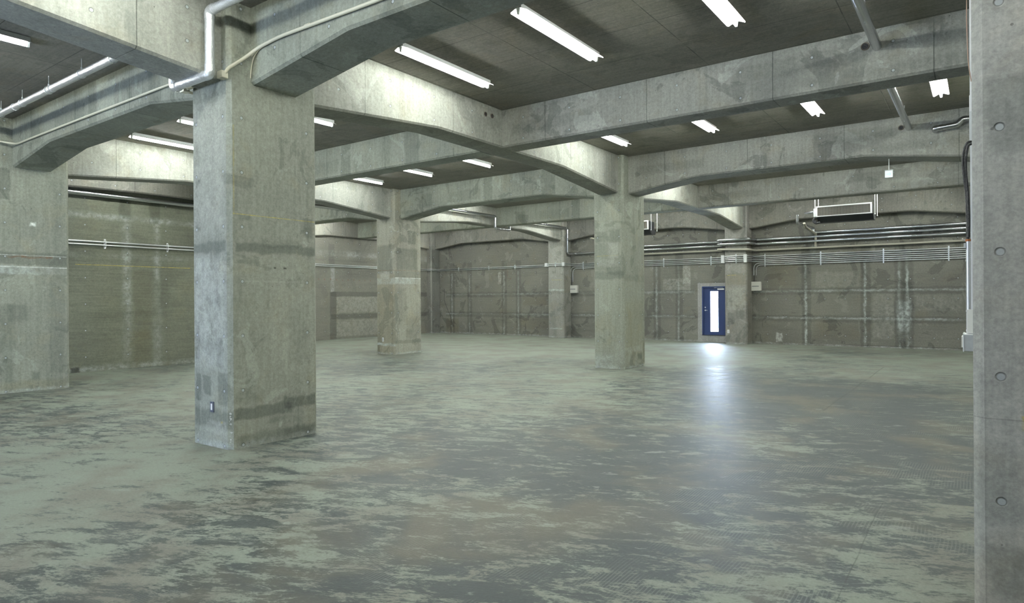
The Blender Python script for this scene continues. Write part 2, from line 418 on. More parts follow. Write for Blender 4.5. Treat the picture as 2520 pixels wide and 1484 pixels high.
w.box(XW2, DX0, YB, YB + .2, 0, HC).box(DX1, XR, YB, YB + .2, 0, HC).box(DX0, DX1, YB, YB + .2, 0, DZ0).box(DX0, DX1, YB, YB + .2, DZ1, HC)
wb = struct(w.build('wall_back', m_back))
MB().tube([(-14.40, YB - .001, 2.17), (-14.42, YB - .001, 1.62), (-14.30, YB - .001, 1.35), (-14.0, YB - .001, .80), (-13.84, YB - .001, .32)], .008, 6).build('crack', M['black'], wb)
l2 = [('x', 12.95, 13.28, 0, 2.0, D, .7, .02), ('x', 13.0, 13.2, 2.0, 3.0, L_, .5, .05), ('x', 12.9, 13.2, 3.1, 4.0, D, .5, .03), ('x', 13.0, 18.8, 1.80, 2.0, D, .7, .02), ('x', 13.0, 18.8, .85, 1.05, D, .7, .02),
      ('x', 9, 19, 3.5, 3.72, L_, .35, .08), ('x', 9, 19, 3.28, 3.36, D, .3, .04), ('x', 9, 19, 2.55, 2.95, D, .25, .06), ('x', 13.3, 18.0, 1.1, 1.78, 'pale', .45, .03), ('x', 13.3, 18, .1, .8, 'pale', .4, .03), ]
for i in range(10): l2.append(('x', 12.35 + .31 * i, 12.41 + .31 * i, 2.48, 2.54, 'rust', .8, .02))
m_left = concrete('left_wall_concrete', WALLC, l2, holes=(.3, .62, .3, .62, .35, .62), patch=.5, grain='h', streak=.5, seed=3)
struct(MB().box(XW2 - .2, XW2, YF, YB, 0, HC).build('wall_left', m_left))
l1 = [('x', 2.66, 2.92, 3.66, 4.2, 'darker', .55, .03), ('x', 3.36, 3.62, 3.60, 4.2, 'darker', .5, .03), ('x', 2.74, 2.92, 1.6, 3.66, L_, .42, .08), ('x', 3.47, 3.6, 1.5, 3.6, L_, .36, .07),
      ('x', 2.75, 2.95, 0.0, 1.6, L_, .2, .1), ('x', 3.45, 3.65, 0.0, 1.5, L_, .2, .1), ('x', 1, 4.9, 3.62, 3.74, L_, .4, .06), ('x', 1, 4.9, 2.68, 2.80, L_, .15, .06), ('x', 1.7, 4.4, 2.508, 2.522, 'yellow', .8, .004),
      ('x', 2.9, 3.4, 0, .9, 'brown', .5, .06), ('x', 1, 4.9, 0, .12, L_, .35, .06), ('x', 1.6, 1.78, .0, .12, 'black', .8, .03), ('x', 2.95, 3.4, 1.1, 2.4, 'brown', .35, .05), ('x', 3.62, 3.8, 1.2, 2.3, D, .3, .04)]
m_blk = concrete('wall_block_concrete', (.160, .168, .132), l1, holes=(.05, .93, .05, .93, .35, .62), patch=.35, grain='h', streak=.9, seed=9)
struct(MB().box(XW2 + .02, XW1, YF, 4.95, 0, HC).build('wall_left_front', m_blk))
m_plain = concrete('plain_wall_concrete', WALLC, holes=(.3, .9, .3, .9, .35, .62), grain='h', streak=.5, seed=5)
struct(MB().box(XR, XR + .2, YF, YB, 0, HC).build('wall_right', m_plain))
WX0, WX1, WZ0, WZ1 = -1.75, .05, .85, 2.2
w = MB().box(XW2, WX0, YF - .2, YF, 0, HC).box(WX1, XR, YF - .2, YF, 0, HC).box(WX0, WX1, YF - .2, YF, 0, WZ0).box(WX0, WX1, YF - .2, YF, WZ1, HC)
struct(w.build('wall_front', m_plain))
wn = MB()
for x in (WX0, -.85, WX1): wn.box(x - .03 if x > WX0 else x, x + .03 if x < WX1 else x, YF - .12, YF - .06, WZ0, WZ1)
for z in (WZ0, WZ1 - .05): wn.box(WX0, WX1, YF - .12, YF - .06, z, z + .05)
wo = struct(wn.build('window_1', M['lamp_grey']))
MB().box(WX0 + .03, WX1 - .03, YF - .095, YF - .085, WZ0 + .05, WZ1 - .05).build('glass_pane', M['glass'], wo)

# concrete surround of the door, cast proud of the wall
sur = MB().box(-1.61, DX0, YB - .025, YB, 0, 2.2).box(DX0, -.46, YB - .025, YB, 2.075, 2.2).box(DX0, -.46, YB - .025, YB, 0, .24)
struct(sur.build('trim_1', concrete('door_surround_concrete', (.34, .335, .33), (), patch=.3, grain='v')))

# door
dr = MB().box(DX0, DX0 + .05, YB - .03, YB + .10, DZ0, DZ1).box(DX1 - .05, DX1, YB - .03, YB + .10, DZ0, DZ1).box(DX0 + .05, DX1 - .05, YB - .03, YB + .10, DZ1 - .04, DZ1).box(DX0 + .05, DX1 - .05, YB - .03, YB + .10, DZ0, DZ0 + .025)
door = struct(dr.build('door_1', M['blue_door']))
gx0, gx1, gz0, gz1 = -1.14, -.85, .39, 1.89
la, lb, lc, ld = DX0 + .0505, DX1 - .0505, DZ0 + .0255, DZ1 - .0405
lf = MB().box(la, gx0, YB + .02, YB + .06, lc, ld).box(gx1, lb, YB + .02, YB + .06, lc, ld).box(gx0, gx1, YB + .02, YB + .06, lc, gz0).box(gx0, gx1, YB + .02, YB + .06, gz1, ld)
leaf = lf.build('door_leaf', M['blue_door'], door)
MB().box(gx0, gx1, YB + .035, YB + .041, gz0, gz1).build('glass_pane', M['glass'], leaf)
bd = MB().box(gx0 - .015, gx0, YB + .012, YB + .02, gz0 - .015, gz1 + .015).box(gx1, gx1 + .015, YB + .012, YB + .02, gz0 - .015, gz1 + .015).box(gx0, gx1, YB + .012, YB + .02, gz0 - .015, gz0).box(gx0, gx1, YB + .012, YB + .02, gz1, gz1 + .015)
bd.build('glazing_bead', M['blue_door'], leaf)
hd = MB().disc((-1.335, YB + .02, 1.18), (0, -1, 0), .028, .012).tube([(-1.335, YB + .008, 1.18), (-1.335, YB - .03, 1.18), (-1.24, YB - .03, 1.18)], .009, 10, .02)
hd.build('door_handle', M['zinc'], leaf)
lk = MB().disc((-1.335, YB + .02, 1.29), (0, -1, 0), .024, .014).box(-1.342, -1.328, YB - .008, YB + .006, 1.265, 1.315)
lk.build('thumb_turn', M['zinc'], leaf)
cl = MB().box(-.86, -.62, YB - .035, YB + .02, 1.945, 1.99).tube([(-.66, YB - .01, 1.99), (-.66, YB - .02, 2.015), (-.98, YB - .04, 2.015), (-.9, YB + .0, 2.035)], .007, 8)
cl.build('door_closer', M['white_enamel'], leaf)
sill = MB().box(DX0, DX1, YB - .045, YB - .03, DZ0, DZ0 + .02); sill.build('threshold', M['dark_metal'], door)

# ------------------------------------------------------------------ columns
def column_mesh(hy0=-CB, hy1=CB, c=.045, chip=False):
    def ring(z, k=c):
        return [(-CA, hy0 + k, z), (-CA + k, hy0, z), (CA - k, hy0, z), (CA, hy0 + k, z), (CA, hy1 - k, z), (CA - k, hy1, z), (-CA + k, hy1, z), (-CA, hy1 - k, z)]
    return MB().loft([ring(0), ring(HC)])
def spalled_corner():
    """the broken lower corner of the near column, exposed aggregate"""
    mb = MB(); rng = random.Random(3)
    for i in range(46):
        z = rng.uniform(.02, .42); s = rng.uniform(.008, .022)
        t = rng.uniform(-.6, .9); x = CA - .022 - max(0, -t) * .03 - .006; y = -CB + .022 + max(0, t) * .03 + .006
        pts = []
        for a in range(6):
            for b in range(4):
                th = a * math.pi / 3; ph = -1.2 + b * .8
                rr = s * rng.uniform(.7, 1.2)
                pts.append((x + rr * math.cos(th) * math.cos(ph), y + rr * math.sin(th) * math.cos(ph), z + rr * math.sin(ph)))
        fs = [(a * 4 + b, ((a + 1) % 6) * 4 + b, ((a + 1) % 6) * 4 + b + 1, a * 4 + b + 1) for a in range(6) for b in range(3)]
        fs += [tuple(a * 4 for a in reversed(range(6))), tuple(a * 4 + 3 for a in range(6))]
        mb.add(pts, fs)
    return mb
HOLE_COL = (.43, .86, .28, .56, .035, .61)
base_dust = [('x', -.6, .6, 0, .05, L_, .6, .04), ('y', -.4, .4, 0, .06, L_, .6, .04)]
stA = base_dust + [
    ('x', -.50, .585, 2.19, 2.30, D, .85, .02), ('x', -.2, .35, 2.26, 2.36, D, .4, .03), ('y', -.40, .33, 2.20, 2.31, D, .75, .02), ('x', -.545, .2, .31, .44, D, .9, .02), ('x', .1, .54, .36, .50, D, .9, .02),
    ('y', -.40, .39, .22, .42, D, .7, .03), ('x', -.54, .585, 2.612, 2.622, 'yellow', .6, .003), ('x', -.535, -.52, 2.6, 3.6, 'yellow', .25, .003), ('x', .38, .52, 2.42, 2.66, D, .6, .02), ('x', -.46, -.34, 2.55, 2.62, D, .5, .02),
    ('x', -.5, .55, 0, .14, D, .6, .03), ('x', .1, .5, .05, .12, 'darker', .4, .02), ('x', -.1, .12, .22, .28, D, .5, .02), ('x', .2, .45, .9, 1.6, D, .3, .08), ('x', -.45, .4, 1.86, 1.875, 'pale', .35, .008), ('x', -.1, .5, .8, 2.1, 'pale', .15, .1),
    ('y', -.33, -.22, .96, 1.42, D, .7, .015), ('y', .12, .26, .9, 1.25, D, .6, .02), ('y', .0, .2, 2.0, 2.2, D, .5, .02), ('y', -.31, -.2, .50, .82, D, .7, .015), ('y', -.16, .0, .58, .80, D, .7, .015), ('y', .16, .36, .48, .85, D, .6, .02),
    ('y', -.30, -.20, 2.85, 3.05, D, .6, .015), ('y', -.32, -.22, 3.2, 3.5, D, .5, .015), ('y', -.3, -.2, 2.45, 2.7, D, .6, .02), ('y', .1, .22, 1.55, 1.75, D, .5, .02), ('y', -.36, .32, .9, 2.15, 'white', .22, .08), ('y', -.36, .3, 2.4, 3.9, 'pale', .5, .08), ('y', -.1, .3, .15, .30, 'pale', .6, .02),
    ('y', .02, .03, 1.2, 1.4, 'darker', .5, .01), ('y', .21, .24, .28, .30, 'yellow', .8, .01), ('y', -.385, -.375, .10, .14, 'yellow', .8, .006),
    ('x', -.52, -.2, .50, .60, 'darker', .25, .05), ('x', .10, .14, 2.02, 2.04, 'black', .8, .006), ('x', -.03, .0, 2.02, 2.04, 'black', .8, .006)]
stB = base_dust + [('y', -.28, -.05, 3.10, 3.22, D, .55, .03), ('y', .04, .32, 2.92, 3.26, D, .6, .05), ('y', -.34, .02, 2.98, 3.12, D, .5, .03), ('y', -.39, .05, 2.3, 2.95, D, .4, .05), ('y', -.39, .39, 2.10, 2.28, D, .6, .03),
    ('y', -.3, .25, 2.645, 2.655, 'yellow', .5, .004), ('y', -.39, .39, .03, .32, L_, .45, .07), ('y', .2, .39, .3, .75, L_, .3, .06), ('x', -.6, .6, 2.05, 2.2, D, .3, .03), ('x', -.6, .6, .38, .5, L_, .3, .03), ('x', .15, .4, .18, .32, 'darker', .7, .04),
    ('x', -.5, .5, .3, 1.6, 'brown', .35, .1), ('y', -.3, .3, 2.4, 2.55, 'pale', .4, .04), ('y', .0, .25, 2.6, 2.95, 'pale', .6, .04), ('x', .45, .59, .0, .6, 'brown', .5, .06)]
stC = base_dust + [('x', -.5, .4, 2.55, 3.2, D, .65, .05), ('x', .0, .35, 3.35, 3.75, D, .6, .02), ('x', -.585, .585, 2.30, 2.52, D, .5, .03), ('x', -.585, .585, 2.13, 2.30, L_, .45, .03), ('x', -.585, .585, 2.295, 2.315, 'white', .7, .006), ('x', -.585, .585, 2.53, 2.545, 'rust', .6, .01), ('x', -.585, .585, .32, .42, D, .55, .02), ('x', -.1, .5, .6, 1.1, D, .25, .1),
    ('x', -.585, -.1, 1.0, 2.0, D, .3, .04), ('x', -.1, .2, .45, .75, D, .4, .05), ('y', -.39, .39, .0, 2.4, 'brown', .55, .1), ('y', -.35, .3, 2.45, 3.3, D, .7, .05), ('y', -.39, .39, 2.12, 2.3, L_, .4, .04), ('y', -.37, .37, .26, .34, L_, .7, .02), ('y', -.39, .39, 2.53, 2.545, 'rust', .6, .01), ('y', -.25, .2, 2.28, 2.5, 'pale', .6, .03)]
stD = base_dust + [('x', -.585, .585, 2.33, 2.56, D, .65, .02), ('x', -.585, .585, 2.16, 2.30, L_, .5, .02), ('x', -.585, .585, 2.285, 2.30, 'white', .8, .006), ('x', -.585, .585, 2.498, 2.512, 'white', .5, .006), ('x', -.4, .3, 2.455, 2.49, 'rust', .8, .015), ('x', -.035, .035, 3.06, 3.11, 'white', 1.6, .035), ('x', .25, .5, .3, 2.1, D, .35, .04), ('x', .3, .5, 2.6, 4.0, D, .3, .05),  # pale band and its white top edge: light caught on a ledge, painted in
    ('x', -.585, -.3, .2, 1.6, D, .4, .05), ('x', -.4, -.1, 1.3, 1.6, D, .5, .04), ('x', -.55, .55, .02, .2, 'brown', .5, .05), ('x', -.585, -.35, 3.5, 4.05, D, .6, .02), ('x', -.05, .1, .2, .35, D, .6, .03)]
stE = [('y', -.34, .39, 2.35, 2.72, D, .55, .02), ('y', -.34, .39, .18, .42, D, .6, .02), ('y', -.28, .39, .0, .17, D, .3, .06), ('y', -.37, -.34, 0, 1.3, D, .35, .01), ('y', -.12, -.06, 4.0, 4.06, 'yellow', .8, .01), ('y', -.2, -.185, 1.0, 1.07, 'yellow', .8, .006), ('y', -.2, -.185, 3.5, 3.6, 'white', .8, .006),
    ('y', -.34, .3, 1.4, 2.3, 'pale', .3, .1), ('y', -.38, -.2, .55, .9, D, .4, .04), ('y', -.39, .39, 1.045, 1.05, 'line', .5, .003)]
def col_mat(n, st, base=GREY, seed=0, patch=.9): return concrete(n, base, st, holes=HOLE_COL, grain='v', seed=seed, patch=patch)
cA = tag(column_mesh().build('concrete_column', col_mat('column_near', stA, (.285, .296, .258)), loc=(0, 0, 0)), 'large concrete column in front left with a chipped lower corner and a small plate near its foot', 'column')
spalled_corner().build('chipped_corner', concrete('exposed_aggregate', (.5, .5, .5), (), patch=2), cA, label='crumbled whitish aggregate at the column foot')
cB = tag(column_mesh().build('concrete_column', col_mat('column_right', stB, seed=4), loc=(0, SY, 0)), 'free-standing concrete column with round dark blotches, nearest to the blue door', 'column')
cC = tag(column_mesh().build('concrete_column', col_mat('column_mid', stC, (.30, .295, .25), 8), loc=(-SX, SY, 0)), 'slender-looking distant concrete column with dark patches halfway up, left of the ceiling cross beams', 'column')
cD = tag(column_mesh().build('concrete_column', col_mat('column_left', stD, seed=13), loc=(-SX, 0, 0)), 'concrete column at the left edge with a white blot and a pale horizontal band', 'column')
cE = tag(column_mesh().build('concrete_column', col_mat('column_edge', stE, (.385, .385, .38), 17, .25), loc=(7.455, 0, 0)), 'smooth grey concrete column filling the right edge, with white conduit along its side', 'column')
m_colplain = col_mat('column_plain', base_dust, seed=21)
cF = tag(column_mesh().build('concrete_column', m_colplain, loc=(7.36, SY, 0)), 'concrete column almost hidden behind the right edge column, only its pale foot showing', 'column')
stP0 = base_dust + [('y', -.35, -.12, 1.35, 1.9, D, .6, .03), ('y', .0, .3, .9, 1.4, D, .5, .04), ('y', -.3, -.05, .7, 1.1, D, .5, .03), ('y', -.36, .36, 2.1, 2.5, 'brown', .5, .05), ('y', -.3, .3, 1.2, 2.0, 'pale', .5, .05), ('y', -.3, .0, 2.44, 2.46, 'yellow', .7, .01), ('x', -.6, .1, 0, 4, 'brown', .4, .1)]
stP1 = base_dust + [('y', -.39, .39, 1.98, 2.05, L_, .7, .02), ('y', -.39, .39, 1.85, 1.97, D, .3, .02), ('y', -.3, .3, .36, .42, L_, .6, .02), ('x', -.6, .1, 1.9, 2.6, 'brown', .4, .04), ('x', -.4, .0, .1, .5, D, .7, .04), ('y', -.2, .3, 2.44, 2.455, 'yellow', .6, .01)]
yb1 = YB - 2 * SY - .001
cP0 = tag(column_mesh(-CB, yb1).build('concrete_column', col_mat('pilaster_door', stP0, (.25, .245, .23), 25), loc=(0, 2 * SY, 0)), 'concrete column built into the back wall, right beside the blue door', 'column')
cP1 = tag(column_mesh(-CB, yb1).build('concrete_column', col_mat('pilaster_back', stP1, (.27, .268, .25), 29), loc=(-SX, 2 * SY, 0)), 'concrete column built into the back wall, left of the white box under two bent conduits', 'column')
cP2 = tag(column_mesh(-CB, yb1).build('concrete_column', col_mat('pilaster_corner', base_dust + [('y', -.3, .3, 0, 4, 'brown', .2, .1), ('x', -.6, .05, 0, 4.1, D, .5, .05), ('x', -.6, .05, 2.5, 4.1, D, .4, .05)], (.20, .198, .185), 33), loc=(-2 * SX, 2 * SY, 0)), 'dark concrete column built into the far left corner of the hall', 'column')  # whole side face darkened, its shade put into the colour
cP3 = tag(column_mesh(-CB, yb1).build('concrete_column', m_colplain, loc=(7.4, 2 * SY, 0)), 'concrete column in the back wall hidden behind the right edge column', 'column')
cW = tag(column_mesh().build('concrete_column', m_colplain, loc=(-2 * SX, SY, 0)), 'concrete column midway along the far left wall, hidden behind the large front column', 'column')

# ------------------------------------------------------------------ beams
def beam(label, axis, p0, p1, ctr, w0, w1, h0=0, h1=0, mat=None, low=ZB, zh=ZH, group=None, c=.028):
    """w0, w1: extent left and right of the centre line, in local y; h0, h1: length of the haunch at each end"""
    L = abs(p1 - p0)
    st = [(0, zh if h0 else low)]
    if h0: st.append((h0, low))
    if h1: st.append((L - h1, low))
    st.append((L, zh if h1 else low))
    rings = [[(x, -w0, HC), (x, -w0, z + c), (x, -w0 + c, z), (x, w1 - c, z), (x, w1, z + c), (x, w1, HC)] for x, z in st]
    mb = MB().loft(rings)
    loc = (p0, ctr, 0) if axis == 'x' else (ctr, p0, 0)
    o = mb.build('concrete_beam', mat or M['beam'], loc=loc)
    if axis == 'y': o.rotation_euler = (0, 0, math.pi / 2)
    return tag(o, label, 'beam', group)
def bm_mat(n, st, seed, base=GREY, patch=.95, seams=(1.83, .9, None, 0)):
    return concrete(n, base, st, holes=(.3, .92, .45, .92, 4.42, .36), seams=seams, grain='v', patch=patch, seed=seed)
KX, KY = 1.63, 2.40
XF, XE = 6.967, 7.062
m1 = bm_mat('beam_a', [('y', 5.5, 7.5, 4.1, 4.9, D, .35, .1), ('y', 7.9, 8.4, 4.2, 4.9, D, .5, .1)], 3, (.31, .312, .285), .7)
m2 = bm_mat('beam_b', [], 11)
m3 = bm_mat('beam_c', [('y', .9, 1.3, 4.35, 4.75, D, .5, .05), ('y', 3.2, 3.5, 4.3, 4.97, D, .5, .03), ('y', 5.1, 5.5, 4.3, 4.97, D, .5, .03), ('y', 1.9, 3.1, 4.4, 4.7, D, .3, .05)], 19)
m4 = bm_mat('beam_d', [('y', .2, 1.8, 4.5, 4.7, D, .4, .05), ('y', 4.0, 5.4, 4.62, 4.85, D, .5, .05), ('y', 5.0, 6.9, 4.34, 4.5, D, .35, .05)], 27, (.30, .30, .28), 1.1)
mW = bm_mat('beam_wall', [], 35, (.22, .215, .195))
# lengthwise (towards the door wall)
def ybeam(label, y0, y1, x, h0=0, h1=0, mat=None, **k): return beam(label, 'y', y0, y1, x, WY, WY, h0, h1, mat, **k)
ybeam('broad stained concrete beam running from the large front column out of the top left corner', YF + .001, -CB - .001, 0, KY, KY, m1)
ybeam('brightly lit concrete beam from the large front column to the column with round dark blotches', CB + .001, SY - CB - .001, 0, KY, KY, m1)
ybeam('short-looking concrete beam from the blotched column to the column beside the blue door', SY + CB + .001, 2 * SY - CB - .001, 0, KY, KY, m1)
ybeam('bright concrete beam behind the left edge column, above the big wall pipe', CB + .001, SY - CB - .001, -SX, KY, KY, m1)
ybeam('distant concrete beam ending on the back wall column left of the white box', SY + CB + .001, 2 * SY - CB - .001, -SX, KY, KY, m1)
ybeam('concrete beam hidden behind the right edge column', CB + .001, SY - CB - .001, 7.42, KY, KY, m2)
ybeam('concrete beam beyond the hidden right column', SY + CB + .001, 2 * SY - CB - .001, 7.42, KY, KY, m2)
# on the side walls: only the part proud of the wall
def wall_ybeam(label, y0, y1, xa, xb, h0, h1, mat, zh=ZH): return beam(label, 'y', y0, y1, xa, xb - xa, -.002, h0, h1, mat, ZB, zh)
wall_ybeam('shallow concrete beam along the top of the far left wall', SY + CB + .001, 2 * SY - CB - .001, XW2, -2 * SX + WY, KY, KY, mW)
wall_ybeam('shallow concrete beam on the far left wall hidden behind the front column', 4.96, SY - CB - .001, XW2, -2 * SX + WY, 0, KY, mW)
wall_ybeam('dark concrete beam on the near left wall right above the big silver pipe', .2, 4.949, XW1, -9.70, 3.0, 0, mW, 4.25)
# crosswise
def xbeam(label, x0, x1, y, w, h0=0, h1=0, mat=None, **k): return beam(label, 'x', x0, x1, y, w, w, h0, h1, mat, **k)
xbeam('concrete beam from the left edge column to the large front column, carrying a thin beige conduit', -SX + CA + .001, -CA - .001, 0, WX, KX, KX, m3)
xbeam('concrete beam rising from the large front column out of the top edge, with curved beige conduit', CA + .001, XE, 0, WX, KX, KX, m2)
xbeam('long straight concrete cross beam in the upper right pierced by a ceiling pipe', WY + .001, 7.42 - WY - .001, SY / 2, WM, 0, 0, m4)
xbeam('straight concrete cross beam right of the large front column with two dark square patches', -SX + WY + .001, -WY - .001, SY / 2, WM, 0, 0, m3)
xbeam('short concrete cross beam behind the left edge column over the near left wall', XW1 + .002, -SX - WY - .001, SY / 2, WM, 0, 0, m2)
xbeam('concrete beam from the blotched column to the right edge, with the arrow sign under it', CA + .001, XF, SY, WX, KX, KX, m4)
xbeam('concrete beam between the two free-standing middle columns', -SX + CA + .001, -CA - .001, SY, WX, KX, KX, m3)
xbeam('small concrete beam left of the slender distant column, a pipe crossing it', -2 * SX + CA + .001, -SX - CA - .001, SY, WX, KX, KX, m2)
xbeam('straight concrete cross beam above the slatted heater', WY + .001, 7.42 - WY - .001, 1.5 * SY, WM, 0, 0, m4)
xbeam('distant straight concrete cross beam a grey pipe dips under', -SX + WY + .001, -WY - .001, 1.5 * SY, WM, 0, 0, m3)
xbeam('farthest left straight concrete cross beam near the far left wall', -2 * SX + WY + .001, -SX - WY - .001, 1.5 * SY, WM, 0, 0, m2)
def wall_xbeam(label, x0, x1): return beam(label, 'x', x0, x1, 2 * SY, WX, YB - 2 * SY - .002, KX, KX, mW)
wall_xbeam('arched concrete beam on the back wall above the slatted heater', CA + .001, XF + .03)
wall_xbeam('arched concrete beam on the back wall above the blue door', -SX + CA + .001, -CA - .001)
wall_xbeam('arched concrete beam on the back wall in the far left corner', -2 * SX + CA + .001, -SX - CA - .001)

# ------------------------------------------------------------------ ceiling lamps
LEN = 1.86
def make_lamp():
    r = empty('fluorescent_lamp', (0, 0, 0), 'lamp', 'lamp')
    h = MB().box(-.045, .045, -LEN / 2 + .01, LEN / 2 - .01, -.052, -.002).build('housing', M['lamp_grey'], r)
    sh = MB()
    def prof(y, k=1.0): return [(-.11 * k, y, -.085), (-.105 * k, y, -.082), (-.035, y, -.056), (.035, y, -.056), (.105 * k, y, -.082), (.11 * k, y, -.085), (.105 * k, y, -.078), (.035, y, -.052), (-.035, y, -.052), (-.105 * k, y, -.078)]
    sh.loft([prof(-LEN / 2, .86), prof(-LEN / 2 + .03), prof(LEN / 2 - .03), prof(LEN / 2, .86)])
    sh.build('reflector', M['white_enamel'], r)
    MB().tube([(0, -LEN / 2 + .035, -.098), (0, LEN / 2 - .035, -.098)], .0165, 8).build('tube', M['tube'], r)
    for e in (-1, 1):
        y = e * (LEN / 2 - .022)
        MB().loft([[(-.022, y - .012, -.056), (.022, y - .012, -.056), (.022, y + .012, -.056), (-.022, y + .012, -.056)],
                   [(-.012, y - .012, -.118), (.012, y - .012, -.118), (.012, y + .012, -.118), (-.012, y + .012, -.118)]]).build('lamp_holder', M['white_enamel'], r)
    return r
proto = make_lamp(); used = [False]
def lamp(x, y, label, group):
    o = proto if not used[0] else copy_tree(proto)
    used[0] = True; o.location = (x, y, HC)
    tag(o, label, 'lamp', group)
GV = 'fluorescent lamps on the ceiling'
Y1, Y2, Y3, Y4 = 2.33, 7.08, 11.9, 17.0
X0 = (1.03, 2.89, 4.76, 6.58); XM = (-6.42, -4.55, -2.62, -.95); XL_ = (-13.9, -12.1, -10.2, -8.6)
vis = {(X0[0], Y1): 'long glowing ceiling lamp nearest to the large front column, beside the brightly lit beam',
       (X0[1], Y1): 'longest glowing ceiling lamp, second to the right of the large front column',
       (X0[2], Y1): 'glowing ceiling lamp cut off by the top edge, right of the longest lamp',
       (X0[0], Y2): 'glowing ceiling lamp just above the top of the blotched column, leftmost of four there',
       (X0[1], Y2): 'glowing ceiling lamp second from the blotched column beyond the pierced cross beam',
       (X0[2], Y2): 'glowing ceiling lamp third from the blotched column beyond the pierced cross beam',
       (X0[3], Y2): 'glowing ceiling lamp seen end-on near the right edge column',
       (XM[0], Y2): 'lowest glowing ceiling lamp, just above the slender distant column',
       (XM[1], Y2): 'glowing ceiling lamp in the middle of the distant row of three',
       (XM[2], Y2): 'glowing ceiling lamp rightmost in the distant row of three, under the lit beam',
       (XM[0], Y1): 'glowing ceiling lamp behind the arched left beam, longest there, running into the front column',
       (XM[1], Y1): 'short stub of a glowing lamp left of the front column, above a longer one',
       (XM[2], Y1): 'glowing lamp end peeking out on the right side of the front column'}
HID = 'fluorescent ceiling lamp hidden from view behind beams or outside the picture'
for xs, ys in ((X0, (Y1, Y2, Y3, Y4)), (XM, (Y1, Y2, Y3, Y4)), (XL_, (Y2, Y3, Y4))):
    for x in xs:
        for y in ys:
            k = (x, y); lamp(x, y, vis.get(k, HID), GV if k in vis else 'lamps out of view')
lamp(-8.75, Y1, HID, 'lamps out of view')
YN = -2.40
lamp(-2.60, YN, 'glowing ceiling lamp end in the top left corner under the broad stained beam', GV)
for x in (-6.4, -4.5, X0[0], X0[1], X0[2], X0[3], 8.6): lamp(x, YN, HID, 'lamps out of view')  # unseen; the last one is added to brighten the edge column's front
for x in (-4.5, X0[3], 8.6): lamp(x, -7.2, HID, 'lamps out of view')  # unseen row added to light the floor and the edge column
for y in (Y1, Y2, Y3, Y4): lamp(9.3, y, HID, 'lamps out of view')

# ------------------------------------------------------------------ pipes
def pipe(name, pts, r, mat, label, cat='pipe', bend=.08, group=None, n=16, couplings=(), hang=(), wob=0.0, elbows=True, hang_top=HC):
    """a thing: run, sleeves at the joints, hangers"""
    pts = [Vector(p) for p in pts]
    root = empty(name, tuple(pts[0]), label, cat, group)
    o0 = Vector(pts[0])
    place_in(root, MB().tube(pts, r, n, bend, wob=wob)).build('pipe_run', mat, root)
    if elbows:
        for i in range(1, len(pts) - 1):
            a, b, c = pts[i - 1], pts[i], pts[i + 1]
            if (a - b).angle(c - b) > 2.9: continue
            k = min(bend * 1.35, (a - b).length * .5, (c - b).length * .5)
            q = [b + (a - b).normalized() * k, b, b + (c - b).normalized() * k]
            place_in(root, MB().tube(q, r * 1.12, n, bend)).build('elbow', mat, root)
    for p, d in couplings:
        p = Vector(p); d = Vector(d).normalized() * .035
        place_in(root, MB().tube([p - d, p + d], r * 1.14, n)).build('sleeve', mat, root)
    for p in hang:
        hb = MB().tube([(p[0], p[1], p[2] + r), (p[0], p[1], hang_top)], .005, 6).tube([(p[0] - .0, p[1] - .0, p[2] + r + .04), (p[0], p[1], p[2] + r + .015)], .012, 8)
        g = []
        for a in range(13):
            t = a / 12 * 2 * math.pi; g.append((p[0], p[1] + (r + .006) * math.cos(t), p[2] + (r + .006) * math.sin(t)))
        hb.tube(g, .005, 6)
        place_in(root, hb).build('hanger', M['zinc'], root)
    return root
# foil-wrapped pipe in front of the large column
ry = -.80; zt, zl = 4.76, 4.085
pipe('insulated_pipe', [(-7.0, ry, zt), (-.36, ry, zt), (-.36, ry, zl), (.40, ry, zl), (.40, ry, zt), (5.7, ry, zt)], .05, M['foil'],
     'crinkled foil-wrapped pipe that drops under the broad beam in front of the large column', hang=[(x, ry, zt) for x in (-6.0, -5.05, -4.0, -2.85, -1.9)] + [(2.5, ry, zt)], bend=.07, wob=.05,
     couplings=[((-3.9, ry, zt), (1, 0, 0)), ((-5.4, ry, zt), (1, 0, 0))])
# pipe through the cross beams at the upper right
pipe('insulated_pipe', [(6.06, -.9, 4.75), (6.06, SY / 2 - WM - .002, 4.75)], .055, M['silver'], 'silver ceiling pipe running from the top edge into the long pierced cross beam', hang=[(6.06, 3.6, 4.75), (6.06, 1.2, 4.75)], elbows=False)
pipe('insulated_pipe', [(6.02, SY / 2 + WM + .002, 4.75), (6.02, SY - WX - .002, 4.75)], .055, M['silver'], 'silver ceiling pipe beyond the pierced cross beam, ending at the arrow sign beam', hang=[(6.02, 8.6, 4.75)], elbows=False)
